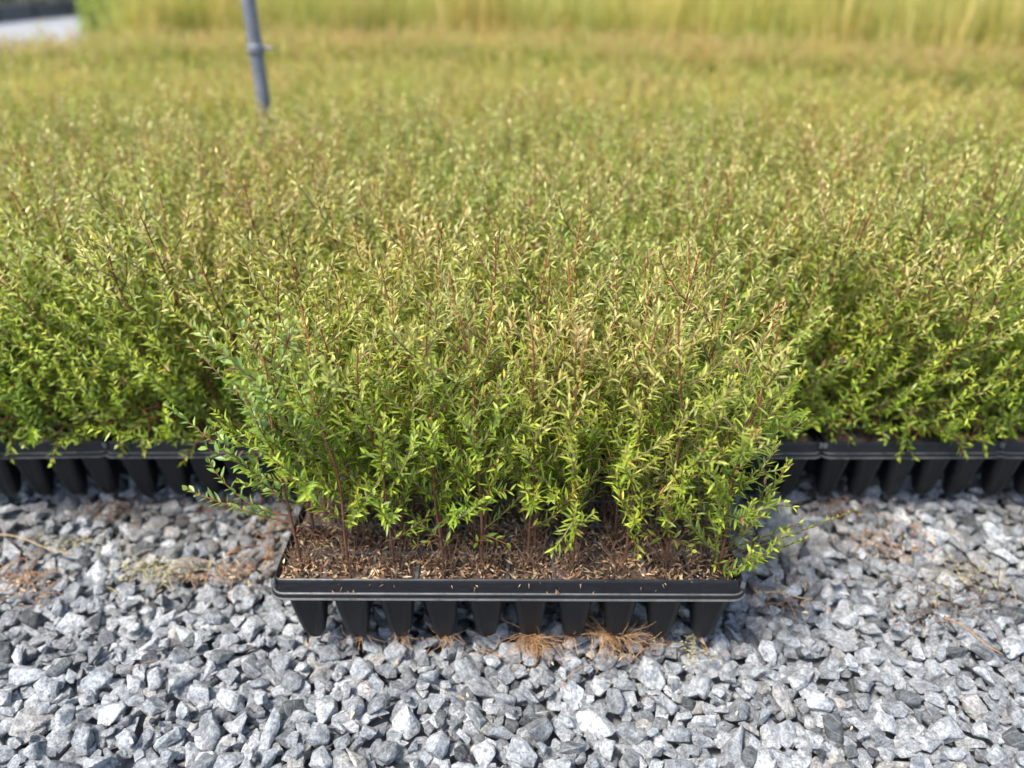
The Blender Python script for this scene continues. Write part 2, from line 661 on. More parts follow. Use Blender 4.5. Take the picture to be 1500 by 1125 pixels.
def loft(mb, rings, close_start=False, close_end=False, mat=0, smooth=True):
    """rings: list of lists of 3D points with equal counts"""
    n = len(rings[0])
    V = np.array(rings).reshape(-1, 3)
    F = []
    for i in range(len(rings) - 1):
        for j in range(n):
            j2 = (j + 1) % n
            F.append([i * n + j, i * n + j2, (i + 1) * n + j2, (i + 1) * n + j])
    mb.add(V, F, (1, 1, 1, 1), mat, smooth)
    for flag, row in ((close_start, 0), (close_end, len(rings) - 1)):
        if flag:
            ring = np.array(rings[row])
            mb.add(np.vstack([ring, ring.mean(axis=0)]), [[q, (q + 1) % n, n] for q in range(n)], (1, 1, 1, 1), mat, False)


def rim_mesh():
    mb = MB()
    hx, hy = TW / 2, TD / 2
    prof = [(-0.0015, TH - 0.020), (0.0000, TH - 0.003), (0.0006, TH - 0.0008), (0.0018, TH), (0.0034, TH - 0.0009),
            (0.0042, TH - 0.0030), (0.0060, TH - 0.0165), (0.0064, TH - 0.0174), (0.0082, TH - 0.0182), (0.0088, TH - 0.0192),
            (0.0092, TH - 0.0226), (0.0096, TH - 0.0232), (0.0112, TH - 0.0236), (0.0116, TH - 0.0246), (0.0110, TH - 0.0254),
            (0.0085, TH - 0.0254), (0.0070, TH - 0.0236), (0.0030, TH - 0.006)]
    rings = []
    for (o, z) in prof:
        rings.append([(x, y, z) for (x, y) in rrect(hx + o, hy + o, 0.006 + max(0, o) * 1.2)])
    for k in range(len(rings) - 1):
        loft(mb, rings[k:k + 2], mat=1 if k in (7, 11, 12, 13) else 0)  # lip strips are scuffed; the ledge strip's pale colour paints in a sky reflection
    # little moulded pegs at the corners of the skirt
    for sx in (-1, 1):
        for sy in (-1, 1):
            c = np.array([sx * (hx + 0.0008), sy * (hy + 0.0008), 0])
            rr = [0.0032, 0.0032, 0.0022]
            zz = [TH - 0.010, TH - 0.0035, TH - 0.0022]
            loft(mb, [[(c[0] + sx * .0022 + r * math.cos(a), c[1] + sy * .0022 + r * math.sin(a), z) for a in np.linspace(0, 2 * math.pi, 10, endpoint=False)] for r, z in zip(rr, zz)], close_end=True)
    return mb.mesh('rim', [PLASTIC, SCUFF_GLINT])


def cell_mesh():
    mb = MB()
    zs = [(0.0955, 0.0242, 0.006), (0.085, 0.0232, 0.007), (0.070, 0.0214, 0.0075), (0.055, 0.0196, 0.008), (0.040, 0.0177, 0.008),
          (0.026, 0.0157, 0.008), (0.014, 0.0137, 0.008), (0.006, 0.0117, 0.0085), (0.0015, 0.0092, 0.0082), (0.0, 0.0066, 0.0060)]
    rings = []
    for z, h, r in zs:
        z *= 0.1075 / 0.0955
        ring = []
        # rounded square with three shallow vertical flutes on each face
        seg, nf = 3, 8
        corners = [(1, 1, 0), (-1, 1, 90), (-1, -1, 180), (1, -1, 270)]
        for ci, (sx, sy, a0) in enumerate(corners):
            cx, cy_ = sx * (h - r), sy * (h - r)
            for k in range(seg + 1):
                a = R(a0 + 90 * k / seg)
                ring.append((cx + r * math.cos(a), cy_ + r * math.sin(a), z))
            nx = corners[(ci + 1) % 4]
            p0 = np.array(ring[-1][:2])
            a1 = R(nx[2])
            p1 = np.array([nx[0] * (h - r) + r * math.cos(a1), nx[1] * (h - r) + r * math.sin(a1)])
            nrm = np.array([math.cos(R(a0 + 90)), math.sin(R(a0 + 90))])
            for k in range(1, nf):
                t = k / nf
                dep = 0.0011 if k in (2, 4, 6) else 0.0
                if z > 0.1 or z < 0.003:
                    dep = 0
                p = p0 * (1 - t) + p1 * t - nrm * dep
                ring.append((p[0], p[1], z))
        rings.append(ring)
    loft(mb, rings, close_end=True)
    return mb.mesh('cell', [PLASTIC])


def soil_mesh(seed):
    mb = MB()
    n = 8
    h = 0.0250
    V, F = [], []
    for j in range(n + 1):
        for i in range(n + 1):
            x, y = -h + 2 * h * i / n, -h + 2 * h * j / n
            z = 0.0020 * mnoise.noise(Vector((x * 90 + seed * 7, y * 90, 0))) + 0.0015 * mnoise.noise(Vector((x * 240 + seed, y * 240, 3)))
            V.append((x, y, z + 0.0025 * (1 - (x * x + y * y) / (2 * h * h))))
    for j in range(n):
        for i in range(n):
            a = j * (n + 1) + i
            F.append([a, a + 1, a + n + 2, a + n + 1])
    mb.add(V, F)
    return mb.mesh('potting_mix', [SOIL])


def divider_mesh(length, along_x):
    mb = MB()
    w = 0.0026
    prof = [(-w - .0006, -0.012), (-w, -0.0012), (-w + .0009, 0), (w - .0009, 0), (w, -0.0012), (w + .0006, -0.012)]
    L = length / 2
    for k in range(len(prof) - 1):
        (a, za), (b, zb) = prof[k], prof[k + 1]
        if along_x:
            mb.add([(-L, a, za), (L, a, za), (L, b, zb), (-L, b, zb)], [[0, 1, 2, 3]], smooth=False)
        else:
            mb.add([(a, -L, za), (a, L, za), (b, L, zb), (b, -L, zb)], [[3, 2, 1, 0]], smooth=False)
    return mb.mesh('divider', [PLASTIC])


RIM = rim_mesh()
CELL = cell_mesh()
SOILS = [soil_mesh(i) for i in range(6)]
DIVX, DIVY = divider_mesh(TW + 0.001, True), divider_mesh(TD + 0.001, False)
SOILZ = 0.1060
DIVZ = 0.1105


def cells_joined(skip):
    """the cells, fill and dividers that nothing but a handful of pixels shows, as one mesh"""
    mb = MB()
    for src, mi in ((CELL, 0), (SOILS[0], 1)):
        V = np.array([v.co for v in src.vertices])
        Fq = [list(p.vertices) for p in src.polygons]
        for j in range(NY):
            for i in range(NX):
                if (i, j) in skip and mi == 0:
                    continue
                off = np.array([(i - (NX - 1) / 2) * PC, (j - (NY - 1) / 2) * PCY, SOILZ if mi else 0])
                for w in (3, 4):
                    F = [f for f in Fq if len(f) == w]
                    if F:
                        mb.add(V + off, F, (1, 1, 1, 1), mi)
    return mb.mesh('cell_block', [PLASTIC, SOIL])


def cell_xy(i, j):
    return (i - (NX - 1) / 2) * PC, (j - (NY - 1) / 2) * PCY


# lone tray standing on the gravel
TX, TY = -0.004, 0.656 + TD / 2
tray = empty('plug_tray', (TX, TY, TZ), R(-0.25))
tag(tray, 'black ten-by-five plug tray standing alone on the gravel, its long side open to view', 'tray')
o = bpy.data.objects.new('rim', RIM)
link(o, tray)
rnd = random.Random(11)
CELLOBJ = {}
for j in range(NY):
    for i in range(NX):
        x, y = cell_xy(i, j)
        o = bpy.data.objects.new('cell', CELL)
        o.location = (x, y, 0)
        link(o, tray)
        CELLOBJ[i, j] = o
        s = bpy.data.objects.new('potting_mix', rnd.choice(SOILS))
        s.location = (0, 0, SOILZ + rnd.uniform(-.003, .002))
        s.rotation_euler = (0, 0, rnd.randrange(4) * math.pi / 2)
        link(s, o)
for k in range(1, NX):
    o = bpy.data.objects.new('divider', DIVY)
    o.location = ((k - NX / 2) * PC, 0, DIVZ - 0.0006)
    link(o, tray)
for k in range(1, NY):
    o = bpy.data.objects.new('divider', DIVX)
    o.location = (0, (k - NY / 2) * PCY, DIVZ)
    link(o, tray)

# trays of the nearest bed, short side to the gravel
BED_Y = 0.942
BP = 0.2705           # tray pitch along the bed
BX0 = -0.611 - 0.004
bed_cols = list(range(-6, 12))
BLOCK = cells_joined(set((0, j) for j in range(NY)))
bed_trays = []        # (x, y, rz) of trays whose plants grow in the bed
near_names = {
    -1: 'black tray at the gravel edge, turned slightly askew beside a dark gap',
    0: 'black tray at the gravel edge next to the askew tray',
    1: 'black bed tray mostly hidden behind the broad-leaved corner of the lone tray',
    2: 'black tray at the gravel edge straight behind the middle of the lone tray',
    3: 'black tray at the gravel edge with one end peeping out beside the lone tray',
    4: 'black tray at the gravel edge with five cells and overhanging green sprigs',
    5: 'black tray at the gravel edge beyond the five-cell tray with overhanging sprigs',
}
far_pts = []
for row in range(2):
    for cix in bed_cols:
        x = BX0 + (cix + 0.5) * BP
        y = BED_Y + TW / 2 + 0.006 + row * (TW + 0.018)
        rz = R(90) + (R(1.6) if (cix == -1 and row == 0) else rnd.gauss(0, R(0.35)))
        if cix == -1 and row == 0:
            x -= 0.004
            y -= 0.003
        bed_trays.append((x, y, rz, row, cix))
        if row == 0 and cix in near_names:
            t = empty('plug_tray', (x, y, TZ + rnd.uniform(-.001, .0015)), rz)
            tag(t, near_names[cix], 'tray', 'trays along the front of the nearest bed')
            link(bpy.data.objects.new('rim', RIM), t)
            for j in range(NY):
                o = bpy.data.objects.new('cell', CELL)
                o.location = (*cell_xy(0, j), 0)
                link(o, t)
            o = bpy.data.objects.new('cell_block', BLOCK)
            tag(o, kind='stuff')
            link(o, t)
            for k in range(1, 3):
                o = bpy.data.objects.new('divider', DIVY)
                o.location = ((k - NX / 2) * PC, 0, DIVZ - 0.0006)
                link(o, t)
            for k in range(1, NY):
                o = bpy.data.objects.new('divider', DIVX)
                o.location = (0, (k - NY / 2) * PCY, DIVZ)
                link(o, t)
        else:
            far_pts.append((x, y, TZ, 1.0, (0, 0, rz), 0))


# ------------------------------------------------------------------ seedlings
def lerp3(a, b, t):
    return np.asarray(a) * (1 - t)[:, None] + np.asarray(b) * t[:, None]


DEEP = np.array((0.070, 0.135, 0.018))
GREEN = np.array((0.165, 0.275, 0.026))
LIME = np.array((0.33, 0.42, 0.045))
OLIVE = np.array((0.38, 0.395, 0.12))
BEIGE = np.array((0.54, 0.46, 0.26))
PINK = np.array((0.36, 0.20, 0.13))
BLUE = np.array((0.16, 0.255, 0.10))
REDSTEM = np.array((0.17, 0.055, 0.026))
BROWN = np.array((0.105, 0.055, 0.034))
TAN = np.array((0.34, 0.23, 0.14))


def shoot_leaves(lv, rng, pts, H, L, W, gap, base_skip, detail, warm, blue, wide_tip=True, dens=1.0):
    """leaf pairs along a polyline"""
    seg = np.diff(pts, axis=0)
    ln = np.linalg.norm(seg, axis=1)
    tot = ln.sum()
    n = max(2, int((tot - base_skip) / gap * dens))
    s = np.linspace(base_skip, tot * 0.995, n)
    cum = np.concatenate([[0], np.cumsum(ln)])
    P = np.stack([np.interp(s, cum, pts[:, k]) for k in range(3)], axis=1)
    T = norm(np.stack([np.interp(s + 1e-3, cum, pts[:, k]) - np.interp(s - 1e-3, cum, pts[:, k]) for k in range(3)], axis=1) + 1e-9)
    P = np.repeat(P, 2, axis=0)
    T = np.repeat(T, 2, axis=0)
    q = np.repeat(s / tot, 2)
    m = len(P)
    az = np.repeat(np.arange(n) * 1.57 + rng.uniform(0, 6.28) + rng.normal(0, .25, n), 2) + np.tile([0, math.pi], n) + rng.normal(0, .3, m)
    ref = np.where(np.abs(T[:, 2:3]) < 0.9, np.array([[0, 0, 1.0]]), np.array([[1.0, 0, 0]]))
    A = norm(np.cross(T, ref))
    B = np.cross(T, A)
    rad = A * np.cos(az)[:, None] + B * np.sin(az)[:, None]
    op = np.clip(rng.normal(0.84, 0.22, m) - 0.4 * np.clip(q - .8, 0, 1) * 5, 0.25, 1.4)      # opening angle from the shoot
    D = T * np.cos(op)[:, None] + rad * np.sin(op)[:, None] + rng.normal(0, .10, (m, 3))
    N = T * 0.8 + np.array([0, 0, 0.55]) - D * 0.3 + rng.normal(0, .18, (m, 3))
    Ls = L * rng.uniform(0.65, 1.2, m) * (1 - 0.42 * np.clip((q - .75) / .25, 0, 1))
    Ws = W * rng.uniform(0.75, 1.2, m)
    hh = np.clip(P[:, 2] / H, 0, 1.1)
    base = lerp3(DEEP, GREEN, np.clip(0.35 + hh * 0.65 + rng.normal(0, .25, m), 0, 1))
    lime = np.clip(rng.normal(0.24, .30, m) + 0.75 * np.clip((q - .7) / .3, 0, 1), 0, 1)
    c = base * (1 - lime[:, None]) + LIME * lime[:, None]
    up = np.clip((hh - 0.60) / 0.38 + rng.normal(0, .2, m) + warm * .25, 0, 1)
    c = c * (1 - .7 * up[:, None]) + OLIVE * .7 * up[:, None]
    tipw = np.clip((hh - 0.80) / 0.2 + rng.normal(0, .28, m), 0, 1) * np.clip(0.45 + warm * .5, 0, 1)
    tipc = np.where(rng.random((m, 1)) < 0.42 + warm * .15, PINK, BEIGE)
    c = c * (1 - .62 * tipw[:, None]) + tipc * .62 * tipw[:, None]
    if blue > 0:
        c = c * (1 - blue) + BLUE * blue
    odd = rng.random(m)
    c = np.where((odd < 0.009)[:, None], np.array((0.46, 0.42, 0.07)), c)
    c = np.where((odd > 0.990)[:, None], np.array((0.30, 0.17, 0.08)), c)
    c = c * rng.uniform(0.8, 1.22, (m, 1))
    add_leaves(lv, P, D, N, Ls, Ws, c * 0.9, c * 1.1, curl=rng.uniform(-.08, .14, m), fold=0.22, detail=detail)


def grow(seed, H, lean=(0, 0), nbr=13, low=0.24, spread=1.0, L=0.0145, W=0.0034, detail=True, warm=0.0, blue=0.0, gap=0.0056, extra=(), dens=1.0, bare=0.33):
    """-> (stem MB, leaf MB): one upright seedling rooted at the origin"""
    rng = np.random.default_rng(seed)
    st, lv = MB(), MB()
    n = 12
    t = np.linspace(0, 1, n)
    ph = rng.uniform(0, 6.28, 4)
    wob = 0.0068 * rng.uniform(.5, 1.5)
    x = lean[0] * t ** 1.5 + wob * np.sin(ph[0] + t * 5) * t + wob * .6 * np.sin(ph[1] + t * 11) * t
    y = lean[1] * t ** 1.5 + wob * np.sin(ph[2] + t * 5) * t + wob * .6 * np.sin(ph[3] + t * 11) * t
    main = np.stack([x, y, t * H - 0.004], axis=1)
    red = REDSTEM * rng.uniform(.8, 1.5)
    add_tube(st, main, np.linspace(0.0020, 0.00080, n), 6 if detail else 4, BROWN, red * 1.2)
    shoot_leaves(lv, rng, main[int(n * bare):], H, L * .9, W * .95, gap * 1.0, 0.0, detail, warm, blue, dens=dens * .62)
    az = rng.uniform(0, 6.28)
    specs = []
    for k in range(nbr):
        f = low + (0.90 - low) * (k + rng.uniform(-.3, .3)) / nbr
        az += 2.4 + rng.normal(0, .35)
        ln = (0.035 + 0.115 * (1 - f) ** 0.8) * rng.uniform(0.7, 1.25) * spread
        specs.append((f, az, ln, rng.uniform(0.62, 1.0)))
    for f, a, ln, op in specs:
        i = f * (n - 1)
        i0 = min(n - 2, int(i))
        p = main[i0] * (1 - (i - i0)) + main[i0 + 1] * (i - i0)
        m = 7
        pts = [p]
        d = np.array([math.cos(a) * math.sin(op), math.sin(a) * math.sin(op), math.cos(op)])
        for q in range(m - 1):
            pts.append(pts[-1] + d * ln / (m - 1))
            d = norm(d + np.array([0, 0, 0.13]) + rng.normal(0, .06, 3))
        pts = np.array(pts)
        bc = red if rng.random() < .42 else TAN * rng.uniform(.8, 1.25)
        add_tube(st, pts, np.linspace(0.0009, 0.00042, m), 4 if detail else 3, BROWN * 1.3, bc)
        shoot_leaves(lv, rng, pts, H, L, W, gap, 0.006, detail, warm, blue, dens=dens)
        if ln > 0.075 and detail:
            for side in range(2):
                q = rng.integers(2, 5)
                d2 = norm(norm(pts[q + 1] - pts[q]) + rng.normal(0, .45, 3) + np.array([0, 0, .12]))
                l2 = ln * rng.uniform(.22, .42)
                sp = np.array([pts[q] + d2 * l2 * u + np.array([0, 0, .1 * l2 * u * u]) for u in np.linspace(0, 1, 4)])
                add_tube(st, sp, np.linspace(0.0006, 0.0004, 4), 3, bc, bc)
                shoot_leaves(lv, rng, sp, H, L * .92, W, gap, 0.003, detail, warm, blue, dens=dens)
    for (z0, end, mid, lf, ww) in extra:          # long stray branches, end given relative to the root
        f = z0 / H * (n - 1)
        i0 = min(n - 2, int(f))
        p = main[i0] * (1 - (f - i0)) + main[i0 + 1] * (f - i0)
        e, c = np.array(end), np.array(mid)
        u = np.linspace(0, 1, 9)[:, None]
        pts = p * (1 - u) ** 2 + 2 * c * u * (1 - u) + e * u ** 2
        add_tube(st, pts, np.linspace(0.0013, 0.0005, 9), 5, BROWN, red)
        shoot_leaves(lv, rng, pts, H, lf, ww, 0.0068, 0.02, detail, warm * .5, blue)
    return st, lv


def seedling(root, st_me, lv_me):
    o = bpy.data.objects.new('stem', st_me)
    link(o, root)
    o = bpy.data.objects.new('foliage', lv_me)
    tag(o, kind='stuff')
    link(o, root)


rnd = random.Random(21)
CT, SN = math.cos(R(-0.25)), math.sin(R(-0.25))
for j in range(NY):
    for i in range(NX):
        cx, cy_ = cell_xy(i, j)
        cx += rnd.uniform(-.007, .007)
        cy_ += rnd.uniform(-.006, .006)
        wx, wy = TX + cx * CT - cy_ * SN, TY + cx * SN + cy_ * CT
        u = (i - 4.5) / 4.5
        v = (j - 2) / 2
        H = rnd.gauss(0.335, 0.020) + (0.012 if j > 2 else 0)
        if j == 0:
            H = rnd.gauss(0.322, 0.026)
        lean = ((0.022 if u < 0 else 0.006) * u ** 3 + rnd.gauss(0, .010), 0.012 * v ** 3 + rnd.gauss(0, .010))
        kw = dict(nbr=rnd.choice((15, 16, 17, 18)), low=0.17 if j == 0 else (0.13 if j == 1 else 0.08), spread=1.05, warm=rnd.uniform(-.2, .6) + 0.35 * u)
        kw['W'] = 0.0030 - 0.0004 * u + rnd.uniform(-.0004, .0004)
        kw['L'] = 0.0152 + rnd.uniform(-.001, .0015)
        ORD = ('first', 'second', 'third', 'fourth', 'fifth', 'sixth', 'seventh', 'eighth', 'ninth', 'tenth')
        label = 'lone tray seedling, %s row back, %s cell from the blue-green corner end' % (ORD[j], ORD[i])
        grp = 'seedlings in the lone tray'
        if (i, j) == (0, 0):
            H = 0.335
            lean = (-0.012, -.006)
            kw.update(W=0.0058, L=0.0155, blue=0.5, spread=1.05, warm=-.2, nbr=12, low=.3, gap=.0085,
                      extra=[(0.075, (-0.112, -0.005, 0.120), (-0.05, 0.0, 0.08), .0145, .0052),
                             (0.085, (-0.085, 0.005, 0.150), (-0.06, 0, 0.085), .0145, .0052),
                             (0.10, (-0.13, 0.035, 0.205), (-0.04, 0.01, 0.13), .0145, .005),
                             (0.17, (-0.085, 0.02, 0.29), (-0.03, 0, 0.24), .013, .0045)])
            label = 'broad-leaved blue-green seedling at a corner of the lone tray, with overhanging branches'
            grp = None
        elif (i, j) == (9, 0):
            kw.update(W=0.0030, L=0.0150, low=0.03, nbr=28, spread=0.95, warm=.2, gap=.0055,
                      extra=[(0.03, (0.155, 0.02, 0.078), (0.05, 0.0, 0.040), .0090, .0027),
                             (0.04, (0.085, 0.0, 0.075), (0.04, 0.0, 0.050), .0125, .0030),
                             (0.02, (0.105, 0.02, 0.035), (0.05, 0.0, 0.025), .0125, .0032),
                             (0.02, (-0.01, -0.02, 0.03), (0, -0.012, 0.03), .0145, .0034),
                             (0.05, (0.055, 0.0, 0.16), (0.04, 0.0, 0.07), .012, .003)])
            label = 'narrow-leaved corner seedling of the lone tray, leafy to its base, one long side shoot'
            grp = None
        elif j == 0:
            # short leafy side shoots hanging forward over the fill
            ex = []
            if i in (3, 4, 6, 7, 8):
                for q in range(2 if i != 6 else 1):
                    ex.append((rnd.uniform(.035, .06), (rnd.uniform(-.03, .03), rnd.uniform(-.035, -.012), rnd.uniform(.045, .075)),
                               (rnd.uniform(-.015, .015), -.02, rnd.uniform(.06, .08)), .0155, .004))
            kw['extra'] = ex
        st, lv = grow(500 + j * 20 + i, H, lean, **kw)
        root = empty('seedling', (wx, wy, SOILZ + TZ), 0)
        tag(root, label, 'seedling', grp)
        seedling(root, st.mesh('stem', [BARK]), lv.mesh('foliage', [LEAF]))

# variants for the beds
VAR = []
for k in range(14):
    edge = k < 5
    st, lv = grow(900 + k, [0.30, 0.285, 0.31, 0.295, 0.275, .315, .29, .30, .28, .31, .305, .29, .32, .285][k], (rnd.gauss(0, .012), rnd.gauss(0, .012)),
                  nbr=26 if edge else 13, low=0.0 if edge else 0.2, spread=1.15, L=0.0138, W=0.0035, detail=False, warm=[.1, .4, .8, .2, .3, 0.6, 1.1, .8, .1, .7, 1.2, .4, .9, .6][k],
                  gap=0.0061, bare=0.12 if edge else .35, extra=[] if not edge else [(rnd.uniform(.01, .06), (math.cos(a) * q, math.sin(a) * q, rnd.uniform(.0, .06)), (math.cos(a) * q * .5, math.sin(a) * q * .5, rnd.uniform(.03, .07)), .015, .0042) for a, q in ((rnd.uniform(0, 6.28), rnd.uniform(.045, .085)) for _ in range(9))])
    sm, lm = st.mesh('stem', [BARK]), lv.mesh('foliage', [LEAF])
    j = MB()
    for src, mi in ((st, 0), (lv, 1)):
        for v, c, f, in zip(src.v, src.c, [None] * len(src.v)):
            pass
    # joined copy for the scattered mass
    off = 0
    V = st.v + lv.v
    C = st.c + lv.c
    j.v, j.c = V, C
    j.f = list(st.f) + [f + st.n for f in lv.f]
    j.m = [np.zeros(len(f)) for f in st.f] + [np.ones(len(f)) for f in lv.f]
    j.s = st.s + lv.s
    j.n = st.n + lv.n
    VAR.append((sm, lm, j.mesh('seedling_mass', [BARK, LEAF])))


def poly_y(pts, z, x):
    """bed edge drawn through photo pixels on the canopy height z"""
    q = sorted(unproj(px, py, z) for px, py in pts)
    return float(np.interp(x, [a for a, _ in q], [b for _, b in q]))


E1 = [(0, 172), (380, 170), (800, 174), (1150, 192), (1500, 226)]
E2 = [(0, 92), (600, 86), (1000, 96), (1500, 124)]
E3 = [(0, 54), (300, 45), (750, 45), (1100, 55), (1500, 74)]
CAN = 0.417

bed = []
for (x, y, rz, row, cix) in bed_trays:
    c, s = math.cos(rz), math.sin(rz)
    for jj in range(NY):
        for ii in range(NX):
            lx, ly = cell_xy(ii, jj)
            wx = x + lx * c - ly * s + rnd.uniform(-.007, .007)
            wy = y + lx * s + ly * c + rnd.uniform(-.007, .007)
            if row == 1 and wy > poly_y(E1, CAN, wx) + rnd.uniform(-.02, .02):
                continue
            bed.append((wx, wy, row == 0 and ii < 2, cix, ii, row == 1))
cand = []
for k, (x, y, edge, cix, ii, inner) in enumerate(bed):
    px, py, d = proj(x, y, 0.3)
    if -40 < px < 1540 and not (abs(x) < 0.27 * y / 0.9 and y < 1.6):
        cand.append((d, k))
cand.sort()
chosen = set(k for _, k in cand[:250])
mass, tints = [], []
for k, (x, y, edge, cix, ii, inner) in enumerate(bed):
    vi = rnd.randrange(5) if edge else rnd.randrange(5, 14)
    rz = rnd.uniform(0, 6.28)
    sc_ = rnd.uniform(1.0, 1.24)
    tl = (rnd.gauss(0, .06), rnd.gauss(0, .06))
    if edge and ii == 0 and not inner:
        tl = (abs(rnd.gauss(.10, .08)), rnd.gauss(0, .06))
    c_, s_ = math.cos(rz), math.sin(rz)
    tl = (tl[0] * c_ + tl[1] * s_, -tl[0] * s_ + tl[1] * c_)
    if k in chosen:
        root = empty('seedling', (x, y, SOILZ + TZ), 0)
        root.rotation_euler = (tl[0], tl[1], rz)
        root.scale = (sc_,) * 3
        where = {-2: 'the bed tray past the askew tray', -1: 'the askew bed tray', 0: 'the tray next to the askew one', 1: 'the tray behind the broad-leaved corner',
                 3: 'the tray peeping out beside the lone tray', 4: 'the tray with overhanging sprigs', 5: 'the tray past the overhanging sprigs'}.get(cix, 'the outer trays of the nearest bed')
        if not inner and ii == 0:
            tag(root, 'bushy seedling leaning over the rim of ' + where, 'seedling', 'rim seedlings of ' + where)
        elif not inner:
            tag(root, 'olive seedling behind the rim row in ' + where, 'seedling', 'seedlings in ' + where)
        else:
            tag(root, 'reddish olive seedling deeper in the nearest bed, behind its first trays', 'seedling', 'seedlings deeper in the nearest bed')
        seedling(root, VAR[vi][0], VAR[vi][1])
    else:
        mass.append((x, y, SOILZ + TZ, sc_, (tl[0], tl[1], rz), vi))
        tints.append(0.0)
f1 = scatter('seedling_mass', mass, [v[2] for v in VAR], tints)
tag(f1, 'dense olive green mass of seedlings filling the nearest bed', 'seedlings', kind='stuff')


def fill_bed(name, ylo, yhi, xr, gap, hs, tint, label, zbase=SOILZ + TZ):
    pts, tn = [], []
    y = ylo(0) - 1.2
    ymax = max(yhi(x) for x in np.linspace(-xr, xr, 30))
    while y < ymax + .1:
        x = -xr
        while x < xr:
            wx, wy = x + rnd.uniform(-.02, .02), y + rnd.uniform(-.02, .02)
            if ylo(wx) < wy < yhi(wx):
                pts.append((wx, wy, zbase, rnd.uniform(hs - .1, hs + .12), (rnd.gauss(0, .06), rnd.gauss(0, .06), rnd.uniform(0, 6.28)), rnd.randrange(5, 14)))
                tn.append(min(1, max(0, tint + rnd.gauss(0, .25))))
            x += gap
        y += gap
    o = scatter(name, pts, [v[2] for v in VAR], tn)
    tag(o, label, 'seedlings', kind='stuff')
    return pts


fill_bed('seedling_bed', lambda x: poly_y(E1, CAN, x) + 0.34, lambda x: poly_y(E2, CAN, x), 3.6, 0.056, 1.0, 0.35,
         'yellowish second bed of seedlings beyond the grey pipe')
fill_bed('seedling_bed', lambda x: poly_y(E2, CAN, x) + 0.55, lambda x: poly_y(E3, 0.44, x), 5.2, 0.062, 1.10, 0.75,
         'brownish third bed of seedlings in front of the tall grass')

# trays that only carry the mass of plants
mb = MB()
for src, mi in ((RIM, 0), (BLOCK, None)):
    V = np.array([v.co for v in src.vertices])
    for mval in (0, 1):
        for w in (3, 4):
            F = [list(p.vertices) for p in src.polygons if len(p.vertices) == w and p.material_index == mval]
            if F:
                mb.add(V, F, (1, 1, 1, 1), mval if mi is None else 0)
TRAY_ME = mb.mesh('tray_mass', [PLASTIC, SOIL])
for (lo, hi, xr) in ((lambda x: poly_y(E1, CAN, x) + 0.32, lambda x: poly_y(E2, CAN, x) + .02, 3.6), (lambda x: poly_y(E2, CAN, x) + 0.53, lambda x: poly_y(E3, .44, x) + .02, 5.2)):
    x = -xr
    while x < xr:
        y = lo(x) + TW / 2
        while y + TW / 2 < hi(x) + 0.3:
            far_pts.append((x, y, TZ, 1.0, (0, 0, R(90)), 0))
            y += TW + .02
        x += BP
o = scatter('tray_mass', far_pts, [TRAY_ME])
tag(o, 'black plug trays packed side by side under the seedling beds', 'trays', kind='stuff')

# ------------------------------------------------------------------ sprinkler riser
bx, by = unproj(380, 166, 0.42)
by += 0.05
px_ = empty('riser_pipe', (bx, by, ZG), 0)
tag(px_, 'upright grey irrigation pipe with a coupling, standing between two beds', 'pipe')


def lathe(mb, prof, seg=20, mat=0):
    loft(mb, [[(r * math.cos(a), r * math.sin(a), z) for a in np.linspace(0, 2 * math.pi, seg, endpoint=False)] for r, z in prof], True, True, mat)


m = MB()
lathe(m, [(0.0175, 0), (0.0175, 1.25)])
m.build('pipe', PIPE, px_)
zc = 0.61
m = MB()
lathe(m, [(0.018, zc - .012), (0.0205, zc - .011), (0.0215, zc - .004), (0.0205, zc), (0.0215, zc + .004), (0.0205, zc + .011), (0.018, zc + .012)])
m.build('coupling', PIPE, px_)
m = MB()
lathe(m, [(0.012, 1.25), (0.020, 1.255), (0.020, 1.275), (0.010, 1.285), (0.008, 1.315), (0.014, 1.32), (0.014, 1.328)])
m.build('sprinkler_head', PIPE, px_)
m = MB()
add_tube(m, [(0.018, 0, zc), (0.03, -.004, zc + .003), (0.045, -.008, zc + .002)], [0.005, .004, .004], 8, (1, 1, 1), cap=True)
m.build('valve_stub', PIPE, px_)


# ------------------------------------------------------------------ tall grass, shrub and far rows
def tuft(seed, h, n, spread, cols):
    rng = np.random.default_rng(seed)
    mb = MB()
    for k in range(n):
        a = rng.uniform(0, 6.28)
        hh = h * rng.uniform(.6, 1.1)
        b = np.array([rng.normal(0, .03), rng.normal(0, .03), 0])
        out = np.array([math.cos(a), math.sin(a), 0]) * spread * rng.uniform(.1, 1)
        side = np.array([-math.sin(a), math.cos(a), 0]) * 0.0045
        V, C = [], []
        c = cols[rng.integers(len(cols))] * rng.uniform(.8, 1.2)
        for t in np.linspace(0, 1, 5):
            p = b + out * t ** 2 + np.array([0, 0, hh * (t - .12 * t ** 3)])
            w = (1 - t ** 2 * .95)
            V += [p - side * w, p + side * w]
            C += [np.append(c * (.85 + .3 * t), 1)] * 2
        mb.add(V, [[2 * q, 2 * q + 1, 2 * q + 3, 2 * q + 2] for q in range(4)], np.array(C))
    return mb.mesh('grass_tuft', [LEAF])


